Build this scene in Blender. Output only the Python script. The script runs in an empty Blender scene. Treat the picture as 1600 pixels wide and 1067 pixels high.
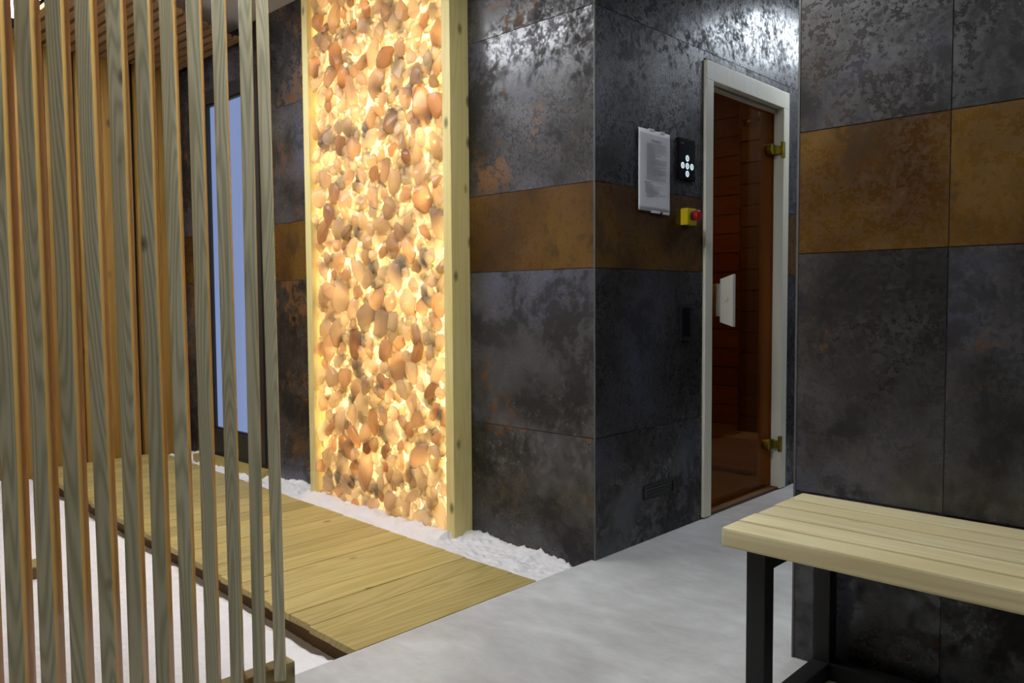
import bpy, bmesh, math, random
import numpy as np
from mathutils import Vector, Matrix, noise

SC = bpy.context.scene
COL = SC.collection
random.seed(7)

# ------------------------------------------------------------------ camera
def make_camera():
    f = 1240.9
    yaw, pitch, roll = math.radians(43.7635), math.radians(2.9583), math.radians(-.3794)
    F = Vector((-math.sin(yaw) * math.cos(pitch), math.cos(yaw) * math.cos(pitch), -math.sin(pitch)))
    R0 = Vector((math.cos(yaw), math.sin(yaw), 0))
    U0 = R0.cross(F)
    R = math.cos(roll) * R0 + math.sin(roll) * U0
    U = -math.sin(roll) * R0 + math.cos(roll) * U0
    cd = bpy.data.cameras.new('camera')
    cd.sensor_width = 36
    cd.lens = f / 1600 * 36
    cd.clip_start = .02
    co = bpy.data.objects.new('camera', cd)
    COL.objects.link(co)
    m = Matrix((R, U, -F)).transposed().to_4x4()
    m.translation = Vector((1.70662, -2.20054, .92325))
    co.matrix_world = m
    SC.camera = co
make_camera()

# ------------------------------------------------------------------ world, exposure, light levels
W = bpy.data.worlds.new('world')
SC.world = W
W.use_nodes = True
W.node_tree.nodes['Background'].inputs[0].default_value = (.6, .68, .85, 1)
W.node_tree.nodes['Background'].inputs[1].default_value = .02
SC.view_settings.view_transform = 'Standard'
SC.view_settings.look = 'None'
SC.view_settings.gamma = 1
SC.view_settings.use_curve_mapping = False
SC.view_settings.exposure = 0.0
CY = SC.cycles
CY.max_bounces = 7
CY.diffuse_bounces = 5
CY.glossy_bounces = 2
CY.transmission_bounces = 4
CY.transparent_max_bounces = 8
CY.caustics_reflective = False
CY.caustics_refractive = False
CY.adaptive_threshold = .03
LAMP_SALT = 40.0          # linear lamp over the salt bed
FILL_ROOM = 38.0         # unseen ceiling fill panel added in front of the walkway
FILL_REAR = 6.5         # unseen ceiling fill panel added behind the viewer
LAMP_PASSAGE = 16.0       # ceiling panel in the passage
FILL_SHOWER = 60.0        # unseen fill light added in the room behind the glass door
PANEL_GLOW = 2.1         # back board made to glow in place of LED light on it
LED_GLOW = 20.0          # LED modules behind the salt stones
WINDOW_GLOW = .5        # backlit frosted pane

# ------------------------------------------------------------------ helpers
def tag(o, label=None, cat=None, group=None, kind=None):
    if label: o['label'] = label
    if cat: o['category'] = cat
    if group: o['group'] = group
    if kind: o['kind'] = kind
    return o

def empty(name, loc=(0, 0, 0)):
    o = bpy.data.objects.new(name, None)
    o.empty_display_size = .05
    o.location = loc
    COL.objects.link(o)
    return o

def link(name, me, mat, parent=None, smooth=False):
    o = bpy.data.objects.new(name, me)
    if mat and not me.materials:
        me.materials.append(mat)
    if smooth:
        me.polygons.foreach_set('use_smooth', [True] * len(me.polygons))
    COL.objects.link(o)
    if parent:
        o.parent = parent
        o.matrix_parent_inverse = Matrix.Translation(-Vector(parent.location))
    return o

def bm_box(bm, a, b):
    x0, y0, z0 = a
    x1, y1, z1 = b
    v = [bm.verts.new(p) for p in ((x0, y0, z0), (x1, y0, z0), (x1, y1, z0), (x0, y1, z0),
                                   (x0, y0, z1), (x1, y0, z1), (x1, y1, z1), (x0, y1, z1))]
    for q in ((3, 2, 1, 0), (4, 5, 6, 7), (0, 1, 5, 4), (1, 2, 6, 5), (2, 3, 7, 6), (3, 0, 4, 7)):
        bm.faces.new([v[i] for i in q])
    return v

def finish(bm, name, bev=0, seg=2):
    if bev:
        bmesh.ops.bevel(bm, geom=list(bm.edges), offset=bev, segments=seg, profile=.7, affect='EDGES')
    bmesh.ops.recalc_face_normals(bm, faces=bm.faces)
    me = bpy.data.meshes.new(name)
    bm.to_mesh(me)
    bm.free()
    return me

def box(name, a, b, mat, parent=None, bev=0, seg=2):
    """box between two world corners, its origin at the centre of its base"""
    a, b = Vector(a), Vector(b)
    lo = Vector(map(min, a, b)); hi = Vector(map(max, a, b))
    c = Vector(((lo.x + hi.x) / 2, (lo.y + hi.y) / 2, lo.z))
    bm = bmesh.new()
    bm_box(bm, lo - c, hi - c)
    o = link(name, finish(bm, name, bev, seg), mat)
    o.location = c
    if parent:
        o.parent = parent
        o.matrix_parent_inverse = Matrix.Translation(-world_loc(parent))
    return o

def world_loc(o):
    v = Vector(o.location)
    while o.parent:
        v = v + o.matrix_parent_inverse.translation
        o = o.parent
        v = v + Vector(o.location)
    return v

def boxes(name, pairs, mat, parent=None, bev=0):
    bm = bmesh.new()
    for a, b in pairs:
        bm_box(bm, a, b)
    me = finish(bm, name, bev)
    return link(name, me, mat, parent)

def cyl(name, p0, p1, r, mat, parent=None, seg=24, r2=None, bev=0):
    p0, p1 = Vector(p0), Vector(p1)
    bm = bmesh.new()
    d = p1 - p0
    bmesh.ops.create_cone(bm, cap_ends=True, segments=seg, radius1=r, radius2=r if r2 is None else r2, depth=d.length)
    if bev:
        es = [e for e in bm.edges if len(e.link_faces) == 2 and any(len(f.verts) > 4 for f in e.link_faces)]
        bmesh.ops.bevel(bm, geom=es, offset=bev, segments=3, profile=.5, affect='EDGES')
    q = d.to_track_quat('Z', 'Y').to_matrix().to_4x4()
    bm.transform(Matrix.Translation((p0 + p1) / 2) @ q)
    return link(name, finish(bm, name), mat, parent)

# ------------------------------------------------------------------ materials
class N:
    def __init__(self, name):
        self.m = bpy.data.materials.new(name)
        self.m.use_nodes = True
        self.t = self.m.node_tree
        self.t.nodes.clear()
        self.out = self.t.nodes.new('ShaderNodeOutputMaterial')
    def n(self, typ, ins=None, **props):
        nd = self.t.nodes.new(typ)
        for k, v in props.items():
            setattr(nd, k, v)
        for k, v in (ins or {}).items():
            self.set(nd.inputs[k], v)
        return nd
    def set(self, sock, v):
        if isinstance(v, bpy.types.NodeSocket):
            self.t.links.new(v, sock)
        else:
            if isinstance(v, (tuple, list)) and len(v) == 3 and sock.type == 'RGBA':
                v = (*v, 1)
            sock.default_value = v
    def math(self, op, a, b=0.0, clamp=False):
        return self.n('ShaderNodeMath', {0: a, 1: b}, operation=op, use_clamp=clamp).outputs[0]
    def vmul(self, a, b):
        return self.n('ShaderNodeVectorMath', {0: a, 1: b}, operation='MULTIPLY').outputs[0]
    def vadd(self, a, b):
        return self.n('ShaderNodeVectorMath', {0: a, 1: b}, operation='ADD').outputs[0]
    def noise(self, vec, scale, detail=4, rough=.55, dist=0, out=0):
        return self.n('ShaderNodeTexNoise', {'Vector': vec, 'Scale': scale, 'Detail': detail, 'Roughness': rough, 'Distortion': dist}).outputs[out]
    def ramp(self, fac, stops, interp='LINEAR'):
        nd = self.n('ShaderNodeValToRGB', {0: fac})
        cr = nd.color_ramp
        cr.interpolation = interp
        while len(cr.elements) < len(stops):
            cr.elements.new(.5)
        for e, (p, c) in zip(cr.elements, stops):
            e.position = p
            e.color = (*c, 1) if not isinstance(c, (int, float)) else (c, c, c, 1)
        return nd.outputs[0]
    def step(self, fac, a, b):
        return self.n('ShaderNodeMapRange', {0: fac, 1: a, 2: b, 3: 0.0, 4: 1.0}).outputs[0]
    def mix(self, fac, a, b, blend='MIX'):
        nd = self.n('ShaderNodeMix', data_type='RGBA', blend_type=blend)
        self.set(nd.inputs[0], fac); self.set(nd.inputs[6], a); self.set(nd.inputs[7], b)
        return nd.outputs[2]
    def coords(self, spread=11.0):
        """object coordinates shifted by a random amount for every object"""
        tc = self.n('ShaderNodeTexCoord').outputs['Object']
        r = self.n('ShaderNodeObjectInfo').outputs['Random']
        off = self.n('ShaderNodeCombineXYZ', {0: self.math('MULTIPLY', r, spread), 1: self.math('MULTIPLY', r, spread * 2.7), 2: self.math('MULTIPLY', r, spread * 1.9)}).outputs[0]
        return self.vadd(tc, off), r
    def bump(self, h, strength=.2, dist=.01):
        return self.n('ShaderNodeBump', {'Height': h, 'Strength': strength, 'Distance': dist}).outputs[0]
    def pbr(self, **ins):
        p = self.n('ShaderNodeBsdfPrincipled', {k.replace('_', ' '): v for k, v in ins.items()})
        self.t.links.new(p.outputs[0], self.out.inputs[0])
        return self.m

def plain(name, col, rough=.5, metal=0, **kw):
    k = N(name)
    v, r = k.coords()
    n1 = k.noise(v, 14, 4)
    c = k.mix(k.math('MULTIPLY', n1, .25), (*col, 1), tuple(x * .75 for x in col))
    rg = k.math('ADD', k.math('MULTIPLY', n1, .12), rough - .06)
    return k.pbr(Base_Color=c, Roughness=rg, Metallic=metal, **kw)

def emit(name, col, strength):
    k = N(name)
    e = k.n('ShaderNodeEmission', {0: col, 1: strength})
    k.t.links.new(e.outputs[0], k.out.inputs[0])
    return k.m

def wood(name, light, dark, axis, knots=.6, rings=34, rough=.5, streak=.35, vary=.12, knot_col=(.09, .055, .025), gscale=9, kscale=9):
    k = N(name)
    v, r = k.coords()
    sc = [1, 1, 1]
    sc[axis] = .07
    vs = k.vmul(v, tuple(sc))
    big = k.noise(vs, gscale, 1.5, .4, .15)
    g = k.math('ADD', k.math('MULTIPLY', k.math('SINE', k.math('MULTIPLY', big, rings * 2.2)), .5), .5)
    g = k.math('POWER', g, 1.6)
    sf = [1, 1, 1]
    sf[axis] = .012
    fine = k.noise(k.vmul(v, tuple(sf)), 330, 2, .6)
    blot = k.noise(k.vmul(v, tuple(.25 if i == axis else 1 for i in range(3))), 7, 3, .6)
    f = k.math('ADD', k.math('MULTIPLY', g, .62), k.math('MULTIPLY', fine, .38))
    f = k.math('MULTIPLY', f, streak)
    col = k.mix(f, light, dark)
    col = k.mix(k.math('MULTIPLY', k.step(blot, .45, .75), .35), col, tuple(x * y for x, y in zip(dark, (1.1, 1.0, .8))))
    # knots
    sk = [1, 1, 1]
    sk[axis] = .55
    vo = k.n('ShaderNodeTexVoronoi', {'Vector': k.vmul(v, tuple(sk)), 'Scale': kscale, 'Randomness': 1.0})
    pick = k.n('ShaderNodeSeparateColor', {0: vo.outputs['Color']}).outputs[0]
    kn = k.math('SUBTRACT', 1.0, k.step(vo.outputs['Distance'], .07, .18))
    kn = k.math('MULTIPLY', kn, k.math('LESS_THAN', pick, knots))
    col = k.mix(k.math('MULTIPLY', kn, .85), col, knot_col)
    tone = k.math('ADD', k.math('MULTIPLY', r, vary * 2), 1 - vary)
    col = k.mix(1.0, col, k.n('ShaderNodeCombineColor', {0: tone, 1: tone, 2: tone}).outputs[0], 'MULTIPLY')
    h = k.math('ADD', k.math('MULTIPLY', g, .6), k.math('MULTIPLY', fine, .5))
    return k.pbr(Base_Color=col, Roughness=rough, Normal=k.bump(h, .18, .002), Specular_IOR_Level=.35)

def steel_tile(name, rust, light=1.0, band=False):
    k = N(name)
    v, r = k.coords(17)
    big = k.noise(v, 1.7, 6, .55, .5)
    mid = k.noise(v, 4.3, 7, .68, .3)
    speck = k.noise(v, 26, 4, .75)
    grit = k.noise(v, 85, 3, .7)
    vert = k.noise(k.vmul(v, (1, 1, .12)), 38, 4, .6)
    corr = k.math('ADD', mid, k.math('MULTIPLY', k.math('SUBTRACT', speck, .5), .55))
    if band:
        col = k.ramp(big, [(.28, (.024, .010, .004)), (.45, (.075, .034, .007)), (.60, (.13, .066, .012)), (.75, (.06, .033, .011))])
        col = k.mix(k.math('MULTIPLY', k.step(corr, .56, .62), .55), col, (.035, .024, .016))
        col = k.mix(k.math('MULTIPLY', k.step(speck, .60, .72), .35), col, (.17, .11, .04))
    else:
        L = light
        col = k.ramp(big, [(.33, (.014 * L, .012 * L, .011 * L)), (.44, (.042 * L, .038 * L, .037 * L)), (.54, (.085 * L, .080 * L, .088 * L)), (.66, (.130 * L, .134 * L, .195 * L))])
        col = k.mix(k.math('MULTIPLY', k.step(corr, .50, .61), .7), col, (.030 * L, .027 * L, .026 * L))
        col = k.mix(k.math('MULTIPLY', k.step(k.math('SUBTRACT', 1.0, corr), .54, .66), .4), col, (.13 * L, .13 * L, .145 * L))
        rn = k.noise(k.vadd(v, (3.3, 7.1, 5.2)), 2.3, 5, .65, .4)
        rm = k.math('MULTIPLY', k.step(k.math('ADD', rn, k.math('MULTIPLY', k.math('SUBTRACT', speck, .5), .5)), .66 - rust * .13, .74 - rust * .13), .8)
        col = k.mix(rm, col, (.15, .066, .020))
    col = k.mix(k.math('MULTIPLY', k.step(vert, .5, .8), .22), col, (.012, .011, .012))
    gl = k.step(corr, .44, .60)
    rough = k.math('ADD', k.math('MULTIPLY', gl, .18), .22)
    rough = k.math('ADD', rough, k.math('MULTIPLY', k.step(k.math('ADD', k.math('MULTIPLY', speck, .5), k.math('MULTIPLY', grit, .5)), .47, .56), .26))
    h = k.math('ADD', k.math('MULTIPLY', gl, .7), k.math('MULTIPLY', speck, .3))
    spec = k.math('SUBTRACT', .35 if band else .80, k.math('MULTIPLY', gl, .25 if band else .55))
    return k.pbr(Base_Color=col, Roughness=rough, Specular_IOR_Level=spec, Normal=k.bump(h, .06, .002))

def concrete_floor():
    k = N('pale_floor_tile')
    v = k.n('ShaderNodeTexCoord').outputs['Object']
    a = k.noise(v, 2.1, 8, .6, .4)
    b = k.noise(k.vmul(v, (1, 2.2, 1)), 7, 10, .7, .3)
    c = k.ramp(k.math('ADD', k.math('MULTIPLY', a, .6), k.math('MULTIPLY', b, .4)), [(.34, (.36, .35, .335)), (.5, (.49, .485, .47)), (.64, (.62, .62, .61))])
    s = k.noise(v, 90, 3, .6)
    c = k.mix(k.math('MULTIPLY', k.step(s, .68, .74), .35), c, (.35, .34, .32))
    return k.pbr(Base_Color=c, Roughness=k.math('ADD', k.math('MULTIPLY', b, .2), .36), Normal=k.bump(b, .05, .002), Specular_IOR_Level=.4)

def salt_white():
    k = N('white_salt')
    v = k.n('ShaderNodeTexCoord').outputs['Object']
    a = k.noise(v, 5, 5, .6)
    g = k.noise(v, 150, 4, .7)
    c = k.mix(a, (.80, .76, .76, 1), (.90, .88, .88))
    return k.pbr(Base_Color=c, Roughness=.65, Normal=k.bump(g, .55, .006), Specular_IOR_Level=.3)

def salt_stone(name='salt_stone', stops=None):
    k = N(name)
    v, r = k.coords(23)
    n1 = k.noise(v, 22, 4, .6, .6)
    n2 = k.noise(v, 70, 3, .6)
    base = k.ramp(r, stops or [(0, (.99, .92, .76)), (.16, (.98, .80, .62)), (.32, (.99, .91, .78)), (.46, (.97, .70, .48)), (.58, (.97, .82, .70)), (.68, (.94, .66, .48)), (.78, (.66, .38, .24)), (.86, (.98, .86, .68)), (.94, (.94, .58, .34)), (1.0, (.52, .44, .32))])
    col = k.mix(k.math('MULTIPLY', k.step(n1, .42, .72), .4), base, (.95, .70, .46))
    col = k.mix(k.math('MULTIPLY', k.step(n2, .52, .75), .3), col, (.99, .95, .88))
    tr = k.n('ShaderNodeBsdfTranslucent', {0: col})
    df = k.n('ShaderNodeBsdfDiffuse', {0: col})
    tp = k.n('ShaderNodeBsdfTransparent', {0: col})
    gl = k.n('ShaderNodeBsdfGlossy', {0: (1, 1, 1, 1), 'Roughness': .28})
    def mx(f, a, b):
        m = k.n('ShaderNodeMixShader')
        k.set(m.inputs[0], f)
        k.t.links.new(a.outputs[0], m.inputs[1]); k.t.links.new(b.outputs[0], m.inputs[2])
        return m
    s = mx(.12, tr, df)
    s = mx(.07, s, tp)
    fr = k.n('ShaderNodeFresnel', {0: 1.45})
    s = mx(k.math('MULTIPLY', fr.outputs[0], .6), s, gl)
    k.t.links.new(s.outputs[0], k.out.inputs[0])
    return k.m

def tinted_glass(name, col, gloss=.7):
    k = N(name)
    tp = k.n('ShaderNodeBsdfTransparent', {0: col})
    gl = k.n('ShaderNodeBsdfGlossy', {0: (1, 1, 1, 1), 'Roughness': .02})
    fr = k.n('ShaderNodeFresnel', {0: 1.45})
    m = k.n('ShaderNodeMixShader')
    k.set(m.inputs[0], k.math('MULTIPLY', fr.outputs[0], gloss))
    k.t.links.new(tp.outputs[0], m.inputs[1]); k.t.links.new(gl.outputs[0], m.inputs[2])
    k.t.links.new(m.outputs[0], k.out.inputs[0])
    return k.m

def frosted_window():
    k = N('backlit_frosted_glass')
    v = k.n('ShaderNodeTexCoord').outputs['Object']
    st = k.noise(k.vmul(v, (1, 1, .02)), 26, 2, .5)
    c = k.mix(st, (.36, .50, .98, 1), (.50, .62, 1.0))
    e = k.n('ShaderNodeEmission', {0: c, 1: WINDOW_GLOW})
    k.t.links.new(e.outputs[0], k.out.inputs[0])
    return k.m

M = {}
M['steel_rusty_lit'] = steel_tile('lit_steel_tile_rusty', .72, .58)  # rustier tile, its colour also lightened for the lamp light on the salt wall
M['steel'] = steel_tile('dark_steel_tile', .0, .50)
M['rust'] = steel_tile('rust_brown_tile', 0, band=True)
M['grout'] = plain('grey_grout', (.10, .10, .10), .8)
M['trim'] = plain('grey_metal_trim', (.10, .105, .105), .55, .3)
M['floor'] = concrete_floor()
M['subfloor'] = plain('dark_subfloor', (.06, .055, .05), .9)
M['salt'] = salt_white()
M['stone'] = salt_stone()
M['chip'] = salt_stone('pale_salt_chip', [(0, (.99, .93, .78)), (1, (.99, .90, .72))])
M['plaster'] = plain('white_plaster', (.62, .60, .58), .85)
M['plaster_dark'] = plain('grey_plaster', (.20, .20, .21), .85)
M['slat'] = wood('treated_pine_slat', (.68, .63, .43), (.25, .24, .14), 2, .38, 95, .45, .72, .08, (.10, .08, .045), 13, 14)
M['slat_side'] = wood('warm_lit_pine_edge', (.66, .40, .10), (.46, .25, .05), 2, .4, 16, .4, .5, .10)  # warm light from the salt room put into the side colour
M['beam'] = wood('treated_pine_beam', (.34, .27, .11), (.20, .14, .05), 1, .4, 20, .6)
M['post'] = wood('pine_post', (.80, .69, .31), (.56, .46, .17), 2, .5, 40, .5, .45, .04, (.13, .10, .03), 9, 11)
M['deck'] = wood('yellow_deck_board', (.52, .42, .17), (.34, .25, .07), 1, .3, 40, .5, .75, .14, (.16, .09, .03), 9, 12)
M['deck_x'] = wood('yellow_threshold_board', (.50, .40, .13), (.30, .22, .06), 0, .4, 24, .5, .5)
M['runner'] = wood('brown_runner', (.15, .085, .035), (.08, .045, .02), 0, .3, 20, .7)
M['bench'] = wood('pale_bench_slat', (.76, .68, .42), (.54, .44, .22), 0, .2, 40, .42, .6, .06, (.22, .14, .05), 9, 10)
M['wall_wood'] = wood('amber_wall_board', (.34, .19, .04), (.19, .10, .018), 2, .4, 26, .5, .6, .16)
M['ceil_wood'] = wood('brown_ceiling_slat', (.40, .26, .13), (.22, .13, .06), 0, .3, 26, .55, .5, .12)
M['dark_gap'] = plain('black_backing', (.018, .013, .008), .9)
M['black_steel'] = plain('black_powder_coat', (.006, .006, .0065), .6)
M['charcoal'] = plain('charcoal_frame', (.022, .022, .025), .4)
M['frame_white'] = wood('cream_door_frame', (.86, .84, .70), (.74, .70, .54), 2, .05, 14, .45, .3, .02)
M['handle'] = plain('cream_painted_wood', (.70, .68, .58), .4)
M['brass'] = plain('aged_brass', (.34, .28, .03), .32, .75)
M['glass_brown'] = tinted_glass('bronze_glass', (.66, .44, .22, 1), .16)
M['paper'] = None
M['black_glass'] = plain('black_gloss_glass', (.006, .006, .008), .12)
M['black_plastic'] = plain('black_plastic', (.010, .010, .012), .45)
M['yellow'] = plain('yellow_plastic', (.72, .52, .01), .35)
M['red'] = plain('red_plastic', (.48, .012, .015), .3)
M['ink'] = plain('grey_print', (.22, .22, .25), .8)
M['chrome'] = plain('chrome', (.7, .7, .72), .12, 1)
M['sauna_wood'] = wood('red_brown_wall_plank', (.30, .135, .035), (.17, .07, .018), 0, .35, 26, .5, .6, .2)
M['sauna_dark'] = wood('dark_brown_wall_plank', (.17, .10, .03), (.10, .055, .016), 0, .35, 26, .5, .6, .2)
M['duck'] = wood('red_deck_slat', (.28, .10, .035), (.15, .05, .018), 0, .3, 26, .5, .5, .2)
M['tray'] = plain('white_tray', (.6, .58, .55), .4)
M['grey_floor'] = plain('grey_inner_floor', (.26, .26, .28), .5)
M['window'] = frosted_window()
M['paper'] = plain('white_paper', (.80, .80, .86), .6)
M['lamp_salt'] = emit('white_lamp_tube', (.93, .96, 1, 1), LAMP_SALT)
M['fill_room'] = emit('cool_fill_diffuser', (.90, .95, 1, 1), FILL_ROOM)
M['fill_rear'] = emit('rear_fill_diffuser', (.90, .95, 1, 1), FILL_REAR)
M['lamp_passage'] = emit('cool_passage_diffuser', (.82, .90, 1, 1), LAMP_PASSAGE)
M['fill_shower'] = emit('warm_fill_glow', (1, .72, .42, 1), FILL_SHOWER)
M['glow_sheet'] = emit('warm_glow_board', (1, .72, .36, 1), PANEL_GLOW)
M['led'] = emit('warm_led', (1, .72, .34, 1), LED_GLOW)
M['key'] = emit('lit_key', (.75, .93, 1, 1), .85)

CEIL = 2.44
# ------------------------------------------------------------------ the setting
fl = tag(boxes('floor', [((-.016, -4.2, -.10), (3.6, .0, 0)), ((.0, .0, -.10), (.838, 2.9, 0))], M['floor']), kind='structure')
sf = tag(box('floor_under_salt', (-3.4, -2.4, -.14), (-.018, .0, -.115), M['subfloor']), kind='structure')
tag(box('ceiling', (-3.5, -4.3, CEIL), (3.7, 3.4, CEIL + .1), M['plaster']), kind='structure')
tag(box('wall_front', (-3.5, -4.3, -.1), (3.7, -4.2, CEIL), M['plaster_dark']), kind='structure')
tag(box('wall_outer_right', (3.6, -4.2, -.1), (3.7, -.256, CEIL), M['plaster_dark']), kind='structure')
tag(box('wall_side_of_salt_room', (-3.3, -2.5, -.13), (-.02, -2.38, CEIL), M['plaster']), kind='structure')
tag(box('wall_passage_end', (0, 2.9, -.1), (.838, 3.0, CEIL), M['plaster_dark']), kind='structure')

ROWS = [(0, .435), (.435, 1.035), (1.035, 1.335), (1.335, 1.935), (1.935, CEIL)]
G = .0012
TT = .003
def tiles_y(parent, y, cols, mat, zlow=0, skip=None):
    """tiles on a wall that faces -y; cols = list of x breaks"""
    for i, (z0, z1) in enumerate(ROWS):
        if i == 0: z0 = zlow
        for x0, x1 in zip(cols[:-1], cols[1:]):
            if skip and skip(x0, x1, z0, z1): continue
            box('tile', (x0 + G, y, z0 + G), (x1 - G, y + TT, z1 - G), M['rust'] if i == 2 else mat, parent)
def tiles_x(parent, x, rects):
    for (y0, y1, z0, z1, rust) in rects:
        box('tile', (x - TT, y0 + G, z0 + G), (x, y1 - G, z1 - G), M['rust'] if rust else M['steel'], parent)

# wall behind the salt panel: faces -y
wb = tag(boxes('wall_back_left', [((-2.26, TT, -.12), (-TT, .12, CEIL)),
                                   ((-3.4, TT, -.12), (-2.96, .12, CEIL)), ((-2.96, TT, 2.16), (-2.26, .12, CEIL)), ((-2.96, TT, -.12), (-2.26, .12, .03))], M['grout']), kind='structure')
tiles_y(wb, 0, [-2.26, -1.2, -.003], M['steel_rusty_lit'], -.11)
for z0, z1 in ((-.11, 1.035), (1.035, 1.335), (1.335, CEIL)):
    box('tile', (-3.25, 0, z0 + G), (-2.962, TT, z1 - G), M['rust'] if z0 == 1.035 else M['steel_rusty_lit'], wb)
box('tile', (-2.962 + G, 0, 2.162), (-2.26 - G, TT, CEIL), M['steel_rusty_lit'], wb)

# wall with the glass door: faces +x
wr = tag(boxes('wall_back_right', [((-.12, TT, -.1), (-TT, .72, CEIL)), ((-.12, 1.508, -.1), (-TT, 2.9, CEIL)), ((-.12, .72, 1.908), (-TT, 1.508, CEIL))], M['grout']), kind='structure')
rects = []
for i, (z0, z1) in enumerate(ROWS):
    if i < 3 or i == 3:
        rects.append((.003, .722, z0, z1, i == 2))
        rects.append((1.506, 2.4, z0, z1, i == 2))
        rects.append((2.4, 2.9, z0, z1, i == 2))
rects += [(.722, 1.506, 1.905, 1.935, False), (.003, 1.21, 1.935, CEIL, False), (1.21, 2.41, 1.935, CEIL, False), (2.41, 2.9, 1.935, CEIL, False)]
tiles_x(wr, 0, rects)
tag(boxes('trim_1', [((-.004, -.0015, 0), (.0015, .004, CEIL))], M['trim']), kind='structure')

# wall behind the bench: faces -y
wq = tag(box('wall_right', (.838 + TT, -.256 + TT, -.1), (3.6, 2.9, CEIL), M['grout']), kind='structure')
tiles_y(wq, -.256, [.8415, 1.184, 2.384, 3.584], M['steel'])
for i, (z0, z1) in enumerate(ROWS):
    for y0, y1 in ((-.252, .95), (.95, 2.15), (2.15, 2.9)):
        box('tile', (.838, y0 + G, z0 + G), (.838 + TT, y1 - G, z1 - G), M['rust'] if i == 2 else M['steel'], wq)
tag(boxes('trim_2', [((.8365, -.2575, 0), (.842, -.252, CEIL))], M['trim']), kind='structure')

# wooden wall at the far left: faces +x
wl = tag(box('wall_left', (-3.42, -2.38, -.13), (-3.285, .0, CEIL), M['dark_gap']), kind='structure')
GAPS = [.012, -.016, -.151, -.288, -.472, -.611, -.770, -.937, -1.10, -1.26, -1.41, -1.56, -1.71, -1.86, -2.01, -2.16, -2.31]
for ga, gb in zip(GAPS[:-1], GAPS[1:]):
    box('board', (-3.285, gb + .011, -.08), (-3.25 + random.uniform(-.004, .004), min(ga - .011, -.003), 2.37), M['wall_wood'], wl, .003)

# ------------------------------------------------------------------ backlit window in the far wall
wi = tag(empty('window_1', (-2.61, .0, .03)), kind='structure')
X0, X1, Z0, Z1 = -2.96, -2.262, .032, 2.158
boxes('window_frame', [((X0, -.02, Z0), (-2.888, .05, Z1)), ((-2.312, -.02, Z0), (X1, .05, Z1)),
                       ((-2.888, -.02, 2.085), (-2.312, .05, Z1)), ((-2.888, -.02, Z0), (-2.312, .05, .165))], M['charcoal'], wi)
boxes('window_bead', [((-2.888, -.004, .165), (-2.876, .02, 2.085)), ((-2.324, -.004, .165), (-2.312, .02, 2.085)),
                      ((-2.876, -.004, 2.073), (-2.324, .02, 2.085)), ((-2.876, -.004, .165), (-2.324, .02, .177))], M['charcoal'], wi)
box('pane', (-2.877, .012, .176), (-2.323, .018, 2.074), M['window'], wi)

# ------------------------------------------------------------------ room behind the glass door
tag(box('floor_shower_room', (-2.3, .13, -.1), (-.12, 3.2, -.001), M['grey_floor']), kind='structure')
ws = tag(box('wall_shower_far', (-2.3, 3.15, -.1), (-.12, 3.25, CEIL), M['dark_gap']), kind='structure')
wp = tag(box('wall_shower_partition', (-.87, 2.72, 0), (-.12, 3.15, CEIL), M['dark_gap']), kind='structure')
tag(box('wall_shower_left', (-2.4, .13, -.1), (-2.3, 3.25, CEIL), M['sauna_dark']), kind='structure')
z = .0
while z < 2.4:
    box('plank', (-2.3, 3.13, z + .003), (-.872, 3.15, min(z + .137, 2.43)), M['sauna_wood'], ws, .002, 1)
    box('plank', (-.87, 2.70, z + .003), (-.122, 2.72, min(z + .137, 2.43)), M['sauna_dark'], wp, .002, 1)
    box('side_plank', (-.885, 2.70, z + .003), (-.871, 3.13, min(z + .137, 2.43)), M['sauna_dark'], wp, .002, 1)
    z += .14
dk = tag(empty('duckboard', (-1.4, 2.2, 0)), 'red-brown slatted floor board seen through the bronze glass door', 'duckboard')
y = 1.62
while y < 2.44:
    box('slat', (-2.28, y, .012), (-.14, y + .075, .03), M['duck'], dk, .002, 1)
    y += .085
for x in (-2.1, -1.2, -.3):
    box('runner', (x - .02, 1.63, 0), (x + .02, 2.45, .0125), M['duck'], dk)
st = tag(empty('shower_tray', (-.5, 2.58, 0)), 'low white shower tray against the dark wall behind the glass door', 'shower tray')
boxes('rim', [((-.87, 2.47, 0), (-.13, 2.495, .035)), ((-.87, 2.675, 0), (-.13, 2.698, .035)), ((-.87, 2.495, 0), (-.845, 2.675, .035)), ((-.155, 2.495, 0), (-.13, 2.675, .035))], M['tray'], st, .003)
box('basin', (-.845, 2.495, 0), (-.155, 2.675, .025), M['tray'], st)
sh = tag(empty('rain_shower_head', (-.50, 2.40, 1.93)), 'round rain shower head on a chrome pipe behind the glass door', 'shower head')
cyl('disc', (-.588, 2.40, 1.985), (-.588, 2.40, 2.005), .105, M['chrome'], sh, 40, None, .004)
cyl('neck', (-.588, 2.40, 2.005), (-.588, 2.40, 2.03), .022, M['chrome'], sh)
cyl('pipe', (-.588, 2.40, 2.03), (-.588, 2.40, CEIL), .009, M['chrome'], sh)
sl = tag(empty('shower_room_fill', (-1.5, 1.6, CEIL - .03)), 'small round warm fill light, unseen and added, on the ceiling of the room behind the glass door', 'lamp')
cyl('fill_ring', (-1.5, 1.6, CEIL - .03), (-1.5, 1.6, CEIL), .15, M['chrome'], sl, 32)
cyl('diffuser', (-1.5, 1.6, CEIL - .04), (-1.5, 1.6, CEIL - .03), .13, M['fill_shower'], sl, 32)

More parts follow.
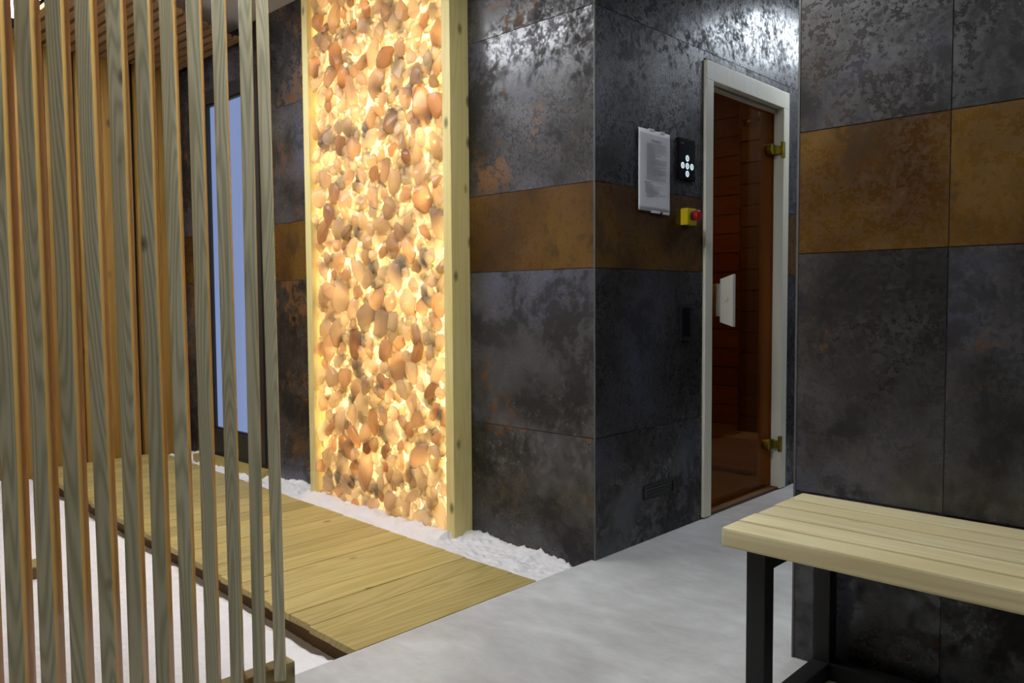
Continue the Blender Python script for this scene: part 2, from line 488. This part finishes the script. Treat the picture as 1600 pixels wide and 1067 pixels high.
# ------------------------------------------------------------------ glass door
d1 = tag(empty('door_1', (0, 1.11, 0)), kind='structure')
D0, D1, DI0, DI1, DT = .729, 1.499, .787, 1.440, 1.900
box('jamb', (-.11, D0, .006), (.010, DI0, DT - .078), M['frame_white'], d1, .003)
box('jamb', (-.11, DI1, .006), (.010, D1, DT - .078), M['frame_white'], d1, .003)
box('door_head', (-.11, D0, DT - .078), (.010, D1, DT), M['frame_white'], d1, .003)
box('door_stop', (-.062, DI0, .012), (-.045, DI0 + .014, DT - .09), M['frame_white'], d1)
box('door_stop', (-.062, DI1 - .014, .012), (-.045, DI1, DT - .09), M['frame_white'], d1)
box('door_stop', (-.062, DI0, DT - .098), (-.022, DI1, DT - .086), M['frame_white'], d1)
box('door_sill', (-.11, DI0, .0), (-.002, DI1, .012), M['runner'], d1)
gp = box('glass_pane', (-.044, DI0 + .004, .016), (-.036, DI1 - .005, DT - .099), M['glass_brown'], d1, .001, 1)
for zc in (1.628, .222):
    hg = box('hinge_plate', (-.002, DI1 - .006, zc - .038), (.013, DI1 + .014, zc + .038), M['brass'], d1, .003)
    bm = bmesh.new()
    bmesh.ops.create_cone(bm, cap_ends=True, segments=28, radius1=.026, radius2=.026, depth=.034)
    bm.transform(Matrix.Translation((-.036, DI1 - .048, zc)) @ Matrix.Rotation(math.pi / 2, 4, 'Y'))
    bm_box(bm, (-.053, DI1 - .048, zc - .022), (-.019, DI1 - .005, zc + .022))
    bm_box(bm, (-.03, DI1 - .02, zc - .018), (.006, DI1 - .004, zc + .018))
    link('hinge_clamp', finish(bm, 'hinge_clamp'), M['brass'], d1)

def slab(name, prof, y0, y1, mat, parent, bev=.003):
    bm = bmesh.new()
    a = [bm.verts.new((x, y0, z)) for x, z in prof]
    b = [bm.verts.new((x, y1, z)) for x, z in prof]
    bm.faces.new(a); bm.faces.new(b[::-1])
    n = len(prof)
    for i in range(n):
        bm.faces.new((a[i], b[i], b[(i + 1) % n], a[(i + 1) % n]))
    bmesh.ops.recalc_face_normals(bm, faces=bm.faces)
    return link(name, finish(bm, name, bev), mat, parent)
hp = slab('door_handle', [(-.016, .824), (.047, .804), (.047, 1.030), (-.016, 1.009)], .893, .915, M['handle'], d1, .004)
box('handle_block', (-.0365, .896, .849), (-.014, .93, .990), M['handle'], hp, .002, 1)
box('inner_handle', (-.0785, .885, .849), (-.0435, .915, .990), M['handle'], d1, .002, 1)
cyl('handle_screw', (.018, .886, .925), (.018, .8935, .925), .008, M['handle'], hp, 16, .006)

# ------------------------------------------------------------------ things on the door wall
def yz_box(name, y0, y1, z0, z1, x0, x1, mat, parent=None, bev=0):
    return box(name, (x0, y0, z0), (x1, y1, z1), mat, parent, bev)

pn = tag(empty('paper_notice', (0, .361, 1.255)), 'white printed paper sheet taped to the dark tiles beside the keypad', 'notice')
def paper_sheet():
    bm = bmesh.new()
    ny, nz = 12, 16
    vs = []
    for j in range(nz + 1):
        row = []
        for i in range(ny + 1):
            u, v = i / ny, j / nz
            x = .0022 + .003 * noise.noise(Vector((u * 2.2, v * 3.1, 4.2))) * math.sin(math.pi * u) * math.sin(math.pi * v) + .002
            row.append(bm.verts.new((x, .256 + .210 * u, 1.255 + .302 * v)))
        vs.append(row)
    for j in range(nz):
        for i in range(ny):
            bm.faces.new((vs[j][i], vs[j][i + 1], vs[j + 1][i + 1], vs[j + 1][i]))
    r = bmesh.ops.extrude_face_region(bm, geom=list(bm.faces))
    bmesh.ops.translate(bm, verts=[g for g in r['geom'] if isinstance(g, bmesh.types.BMVert)], vec=(-.0006, 0, 0))
    return finish(bm, 'sheet')
sheet = link('sheet', paper_sheet(), M['paper'], pn, True)
def text_lines():
    rnd = random.Random(3)
    pr = []
    x0, x1 = .0066, .0068
    def word_line(z, ya, yb, h):
        y = ya
        while y < yb:
            w = rnd.uniform(.004, .014)
            pr.append(((x0, y, z), (x1, min(y + w, yb), z + h)))
            y += w + .0022
    word_line(1.517, .337, .407, .0042)
    z = 1.505
    while z > 1.372:
        word_line(z, .306, rnd.choice((.437, .437, .437, .40, .36)), .0021)
        z -= .0052
    word_line(1.360, .292, .338, .003)
    z = 1.352
    while z > 1.322:
        word_line(z, .298, rnd.choice((.39, .35, .41)), .0021)
        z -= .0056
    word_line(1.318, .306, .432, .0021)
    word_line(1.309, .306, .352, .0026)
    return pr
boxes('print', text_lines(), M['ink'], pn)
for y0, y1, z0, z1 in ((.325, .36, 1.5525, 1.562), (.40, .43, 1.551, 1.561), (.34, .40, 1.250, 1.259), (.42, .463, 1.249, 1.258)):
    box('tape', (.0, y0, z0), (.0052, y1, z1), M['paper'], pn)

kp = tag(empty('keypad', (0, .587, 1.396)), 'black glass keypad with five lit round keys on the dark tiles', 'keypad')
box('body', (0, .527, 1.396), (.008, .647, 1.559), M['black_glass'], kp, .002)
for yc, zc in ((.587, 1.482), (.553, 1.4515), (.587, 1.4515), (.621, 1.4515), (.587, 1.421)):
    kk = cyl('key', (.008, yc, zc), (.009, yc, zc), .0125, M['key'], kp, 24)
    pr = [((.009, yc - .002, zc - .006), (.0094, yc + .002, zc - .0035)), ((.009, yc - .002, zc + .0035), (.0094, yc + .002, zc + .006)),
          ((.009, yc - .0052, zc - .005), (.0094, yc - .0034, zc + .005)), ((.009, yc + .0034, zc - .005), (.0094, yc + .0052, zc + .005))]
    boxes('symbol', pr, M['black_plastic'], kk)
box('logo', (.008, .537, 1.536), (.0084, .562, 1.540), M['trim'], kp)

es = tag(empty('emergency_stop', (0, .585, 1.217)), 'yellow emergency stop box with a red mushroom button', 'switch')
box('box', (0, .550, 1.217), (.034, .618, 1.283), M['yellow'], es, .005)
cyl('collar', (.034, .584, 1.253), (.048, .584, 1.253), .017, M['black_plastic'], es, 24)
cyl('button', (.046, .584, 1.253), (.068, .584, 1.253), .0205, M['red'], es, 28, None, .006)

sp = tag(empty('sensor_plate', (0, .585, .758)), 'narrow black plate on the dark tiles beside the door handle', 'plate')
box('plate', (0, .546, .758), (.008, .626, .907), M['black_plastic'], sp, .003)
box('slot', (.008, .562, .775), (.0095, .612, .890), M['black_glass'], sp, .0005)

vg = tag(empty('vent_grille', (0, .402, .158)), 'black recessed rectangular vent low on the dark tiled wall', 'vent')
boxes('frame', [((0, .298, .205), (.006, .506, .215)), ((0, .298, .158), (.006, .506, .163)), ((0, .298, .163), (.006, .306, .205)), ((0, .498, .163), (.006, .506, .205))], M['black_plastic'], vg)
boxes('inner_frame', [((0, .309, .196), (.004, .495, .201)), ((0, .309, .166), (.004, .314, .196))], M['grout'], vg)
box('backing', (0, .306, .163), (.0015, .498, .205), M['black_glass'], vg)
for zc in (.171, .179, .187):
    box('slat', (.0015, .314, zc), (.0035, .495, zc + .003), M['black_plastic'], vg)

# ------------------------------------------------------------------ glowing salt panel
PX0, PX1, PY = -1.683, -.630, -.100
sp_ = tag(empty('salt_stone_panel', (-1.16, -.05, -.05)), 'tall glowing panel of backlit pink salt stones between two pine posts', 'salt panel')
box('frame_post', (PX0, PY, -.11), (PX0 + .048, -.001, CEIL - .002), M['post'], sp_, .003)
box('frame_post', (PX1 - .048, PY, -.11), (PX1, -.001, CEIL - .002), M['post'], sp_, .003)
IX0, IX1 = PX0 + .048, PX1 - .048
tag(box('glow_board', (IX0, -.012, -.05), (IX1, -.004, CEIL - .01), M['glow_sheet'], sp_), 'back board made to glow in place of LED light on it, behind the salt stones')
for k_ in range(10):
    zz = .26 + .22 * k_
    box('led_strip', (IX0 + .02, -.020, zz - .006), (IX1 - .02, -.013, zz + .006), M['led'], sp_)

def rock(seed, sub=2):
    rnd = random.Random(seed)
    bm = bmesh.new()
    bmesh.ops.create_icosphere(bm, subdivisions=sub, radius=1)
    planes = []
    for _ in range(9):
        n = Vector((rnd.gauss(0, 1), rnd.gauss(0, 1), rnd.gauss(0, 1))).normalized()
        planes.append((n, rnd.uniform(.48, .88)))
    for v in bm.verts:
        for n, d in planes:
            t = v.co.dot(n)
            if t > d:
                v.co -= n * (t - d)
        v.co *= 1.12 + .16 * noise.noise(v.co * 1.7 + Vector((seed, 0, 0)))
    # the back of each chunk is cut open to let more backlight through
    bmesh.ops.bisect_plane(bm, geom=bm.verts[:] + bm.edges[:] + bm.faces[:], plane_co=(0, .15, 0), plane_no=(0, 1, 0), clear_outer=True)
    return bm
ROCKS = [finish(rock(40 + i), 'stone') for i in range(18)]
for me in ROCKS:
    me.materials.append(M['stone'])
    me.polygons.foreach_set('use_smooth', [True] * len(me.polygons))
    me.set_sharp_from_angle(angle=.62)
rs = random.Random(11)
pts = []
tries = 0
while len(pts) < 300 and tries < 60000:
    tries += 1
    q = rs.random()
    r_ = .026 + .034 * q ** 1.3
    x = rs.uniform(IX0 + r_ * .55, IX1 - r_ * .55)
    z = rs.uniform(-.02, 2.36)
    fac = .86 if tries < 30000 else .74
    if all((x - a) ** 2 + ((z - b) * .92) ** 2 > (fac * (r_ + c)) ** 2 for a, b, c in pts):
        pts.append((x, z, r_))
for x, z, r_ in pts:
    o = bpy.data.objects.new('stone', rs.choice(ROCKS))
    o.location = (x, rs.uniform(-.088, -.072), z)
    el = rs.uniform(1.0, 1.55)
    o.scale = (r_ * rs.uniform(.9, 1.05), min(r_ * .6, .024), r_ * el)
    o.rotation_euler = (rs.uniform(-.12, .12), rs.choice((0, math.pi)) + rs.uniform(-.9, .9), rs.uniform(-.15, .15))
    COL.objects.link(o)
    o.parent = sp_
    o.matrix_parent_inverse = Matrix.Translation(-Vector(sp_.location))
# smaller chips bonded behind the large stones
bm = bmesh.new()
chips = [rock(90 + i, 1) for i in range(6)]
cm = []
for c in chips:
    c.verts.index_update()
    cm.append(([v.co.copy() for v in c.verts], [[v.index for v in f.verts] for f in c.faces]))
    c.free()
V, Fc = [], []
for i in range(3000):
    vs, fs = rs.choice(cm)
    r_ = rs.uniform(.014, .036)
    T = Matrix.Translation((rs.uniform(IX0 + r_, IX1 - r_), rs.uniform(-.072, -.050), rs.uniform(-.03, 2.40))) @ Matrix.Rotation(rs.uniform(0, 6.28), 4, 'Y') @ Matrix.Diagonal((r_, min(r_ * .6, .016), r_ * 1.35, 1))
    b0 = len(V)
    V += [tuple(T @ v) for v in vs]
    Fc += [[b0 + j for j in f] for f in fs]
bm.free()
me = bpy.data.meshes.new('small_stones')
me.from_pydata(V, [], Fc)
so = link('small_stones', me, M['chip'], sp_, True)
so['kind'] = 'stuff'

# ------------------------------------------------------------------ boarded walkway over the salt
wk = tag(empty('boarded_walkway', (-1.6, -.6, -.05)), 'yellow boarded walkway leading past the glowing salt panel', 'walkway')
x = -.020
while x > -3.23:
    w = .1165
    xa = max(x - w, -3.245)
    y0 = -1.005 - .040 * x + random.uniform(-.004, .004)
    y1 = -.291 - .034 * x + random.uniform(-.003, .003)
    box('board', (xa, y0, -.022), (x - .0022, y1, -.0005 + random.uniform(-.001, .0005)), M['deck'], wk, .0022)
    x -= w
for y in (-.88, -.62, -.38):
    s = box('runner', (-3.2, y - .02, -.113), (-.03, y + .02, -.0225), M['runner'], wk)
    s.rotation_euler = (0, 0, -.036)
th = tag(empty('door_threshold', (-2.6, -.06, -.05)), 'narrow yellow threshold board under the backlit window', 'threshold')
box('board', (-2.98, -.10, -.03), (-2.20, -.022, .012), M['deck_x'], th, .003)
box('riser', (-2.96, -.096, -.1), (-2.22, -.03, -.03), M['dark_gap'], th)

# ------------------------------------------------------------------ salt bed
def salt_bed():
    nx, ny = 460, 340
    xs = np.linspace(-3.245, -.0175, nx)
    ys = np.linspace(-2.37, -.0005, ny)
    V = []
    for x in xs:
        wl_, wr_ = -1.005 - .040 * x, -.291 - .034 * x
        for y in ys:
            p = Vector((x, y, 0))
            n = .011 * noise.noise(p * 6) + .006 * noise.noise(p * 17 + Vector((5, 1, 0))) + .005 * noise.noise(p * 45) + .004 * noise.noise(p * 95)
            z = -.030 + n
            if y > wr_:
                s = (y - wr_) / max(.02, -.02 - wr_)
                z = -.026 + n * 1.7 + .006 * abs(noise.noise(p * 30 + Vector((9, 2, 0))))
                heap = math.exp(-((y + .115) / .05) ** 2) if PX0 - .02 < x < PX1 - .02 else 0
                z += heap * (.022 + .020 * noise.noise(Vector((x * 16, 3, 7))) + .012 * noise.noise(Vector((x * 40, 3, 7))))
                z += .010 * math.exp(-(y / .05) ** 2)
                if s < .12: z -= .010 * (1 - s / .12)
                if x > -.5: z -= .020 * (x + .5) / .5 * (1 if s > .3 else s / .3)
            else:
                dl = wl_ - y          # >0 left of the walkway
                if dl < .07:
                    t = max(0, min(1, dl / .07 + .35 * noise.noise(p * 11) + .15 * noise.noise(p * 33)))
                    z = -.085 + (z + .085) * t * t * (3 - 2 * t)
                    if dl < -.01: z = -.095 + n * .4
            if x > -.06: z = min(z, -.004 - .012 * (x + .06) / .06)
            V.append((x, y, z))
    F = []
    for i in range(nx - 1):
        b = i * ny
        for j in range(ny - 1):
            F.append((b + j, b + ny + j, b + ny + j + 1, b + j + 1))
    # closing skirt down to the tray floor
    me = bpy.data.meshes.new('salt_bed')
    me.from_pydata(V, [], F)
    bm = bmesh.new(); bm.from_mesh(me)
    be = [e for e in bm.edges if e.is_boundary]
    r = bmesh.ops.extrude_edge_only(bm, edges=be)
    for g in r['geom']:
        if isinstance(g, bmesh.types.BMVert): g.co.z = -.1148
    bmesh.ops.recalc_face_normals(bm, faces=bm.faces)
    bm.to_mesh(me); bm.free()
    return me
sb = link('salt_bed', salt_bed(), M['salt'], None, True)
tag(sb, 'loose coarse white salt spread on both sides of the walkway', 'salt', kind='stuff')

wbk = tag(empty('wooden_block', (-1.40, -1.395, -.06)), 'short brown wooden block lying in the salt behind the slat screen', 'block')
bo = box('block_body', (-1.44, -1.425, -.05), (-1.35, -1.365, .012), M['runner'], wbk, .004)
box('block_cap', (-1.445, -1.43, .012), (-1.345, -1.36, .018), M['beam'], wbk, .002)

# ------------------------------------------------------------------ slat screen in the foreground
ss = tag(empty('slat_screen', (.04, -1.7, 0)), 'tall screen of angled greenish pine slats standing on a timber base beam', 'screen')
box('base_beam', (.020, -2.36, .0), (.061, -1.232, .075), M['beam'], ss, .003)
box('top_beam', (.020, -2.36, 2.36), (.061, -1.232, CEIL - .003), M['beam'], ss, .003)
d = Vector((-.866, .5, 0)); g = Vector((.5, .866, 0))
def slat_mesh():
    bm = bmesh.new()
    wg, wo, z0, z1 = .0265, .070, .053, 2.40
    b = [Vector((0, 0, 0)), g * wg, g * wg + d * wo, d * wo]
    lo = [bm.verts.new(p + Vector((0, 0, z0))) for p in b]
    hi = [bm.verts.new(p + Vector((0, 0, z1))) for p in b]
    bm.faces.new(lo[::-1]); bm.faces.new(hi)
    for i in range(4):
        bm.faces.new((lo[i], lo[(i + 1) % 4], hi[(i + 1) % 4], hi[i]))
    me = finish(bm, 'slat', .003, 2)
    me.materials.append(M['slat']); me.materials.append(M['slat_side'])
    for p in me.polygons:          # greenish front and back; amber sides paint in warm salt-room light
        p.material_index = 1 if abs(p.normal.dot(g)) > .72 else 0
    return me
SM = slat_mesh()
base = [(-1.821, -1.820), (-1.769, -1.773), (-1.718, -1.723), (-1.664, -1.673), (-1.613, -1.618), (-1.561, -1.566), (-1.507, -1.516), (-1.457, -1.461), (-1.402, -1.406), (-1.349, -1.346), (-1.297, -1.305)]
for k_ in range(1, 11):
    base.insert(0, (-1.821 - .0525 * k_, -1.821 - .0525 * k_))
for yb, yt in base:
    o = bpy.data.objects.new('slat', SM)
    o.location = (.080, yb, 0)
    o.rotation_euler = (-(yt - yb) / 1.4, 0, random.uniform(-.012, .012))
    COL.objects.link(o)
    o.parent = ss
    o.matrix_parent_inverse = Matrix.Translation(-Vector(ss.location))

# ------------------------------------------------------------------ bench
bn = tag(empty('slatted_bench', (1.5, -.47, 0)), 'pale slatted wooden bench on black steel legs by the dark wall', 'bench')
BX0, BX1, BZ = .868, 2.25, .435
ys = [-.679, -.604, -.519, -.430, -.351, -.268]
for i in range(5):
    e = random.uniform(-.003, .003)
    box('seat_slat', (BX0 + e, ys[i] + (.0045 if i else 0), BZ - .041), (BX1 + e, ys[i + 1] - (.0045 if i < 4 else 0), BZ), M['bench'], bn, .005)
for x in (.916, 2.16):
    for y in (-.660, -.318):
        box('leg', (x, y, .0), (x + .042, y + .042, BZ - .042), M['black_steel'], bn, .003)
    box('top_rail', (x, -.618, BZ - .084), (x + .042, -.318, BZ - .042), M['black_steel'], bn, .003)
    box('foot_rail', (x, -.618, 0), (x + .042, -.318, .042), M['black_steel'], bn, .003)
box('stretcher', (.958, -.318, 0), (2.16, -.276, .042), M['black_steel'], bn, .003)

# ------------------------------------------------------------------ slatted canopy, lamps and added fill panels
cn = tag(empty('slatted_canopy', (-2.8, -.6, 2.35)), 'brown slatted wooden canopy hanging under the ceiling by the amber wall', 'canopy')
y = -.028
while y > -2.3:
    if not (-1.15 < y - .02 < -.95):
        xe = -2.40 if y > -.1 else min(-2.40 + (-.1 - y) * .56, -1.95)
        box('slat', (-3.25, y - .040, 2.345), (xe, y, 2.368), M['ceil_wood'], cn, .002, 1)
    y -= .058
for x in (-3.2, -2.75):
    box('batten', (x - .02, -2.28, 2.368), (x + .02, -.03, CEIL - .002), M['dark_gap'], cn)

def ceiling_panel(name, label, cat, a, b, drop, mat):
    c = ((a[0] + b[0]) / 2, (a[1] + b[1]) / 2, CEIL - drop)
    t = tag(empty(name, c), label, cat)
    z1 = CEIL - .0005
    boxes('frame', [((a[0], a[1], CEIL - drop), (b[0], a[1] + .015, z1)), ((a[0], b[1] - .015, CEIL - drop), (b[0], b[1], z1)),
                    ((a[0], a[1] + .015, CEIL - drop), (a[0] + .015, b[1] - .015, z1)), ((b[0] - .015, a[1] + .015, CEIL - drop), (b[0], b[1] - .015, z1))], M['trim'], t)
    box('diffuser', (a[0] + .015, a[1] + .015, CEIL - drop + .003), (b[0] - .015, b[1] - .015, CEIL - drop + .009), mat, t)
    return t
ceiling_panel('passage_lamp', 'cool white ceiling panel lamp in the passage past the door', 'lamp', (.20, 1.70), (.65, 2.75), .03, M['lamp_passage'])
ceiling_panel('room_fill', 'unseen cool white ceiling fill panel added in front of the walkway end', 'lamp', (.20, -1.35), (.70, -.85), .03, M['fill_room'])
ceiling_panel('rear_fill', 'unseen cool white ceiling fill panel added near the front wall of the bench room', 'lamp', (1.0, -2.75), (1.6, -2.15), .03, M['fill_rear'])
ll = tag(empty('linear_lamp', (-1.9, -1.05, 2.34)), 'long white linear lamp between the canopy slats over the salt', 'lamp')
box('lamp_housing', (-2.86, -1.125, 2.352), (-.65, -.975, 2.366), M['trim'], ll)
box('lamp_tube', (-2.85, -1.118, 2.338), (-.66, -.982, 2.352), M['lamp_salt'], ll, .003)
for x in (-2.5, -1.2):
    cyl('hanger', (x, -1.05, 2.366), (x, -1.05, CEIL), .006, M['trim'], ll, 10)
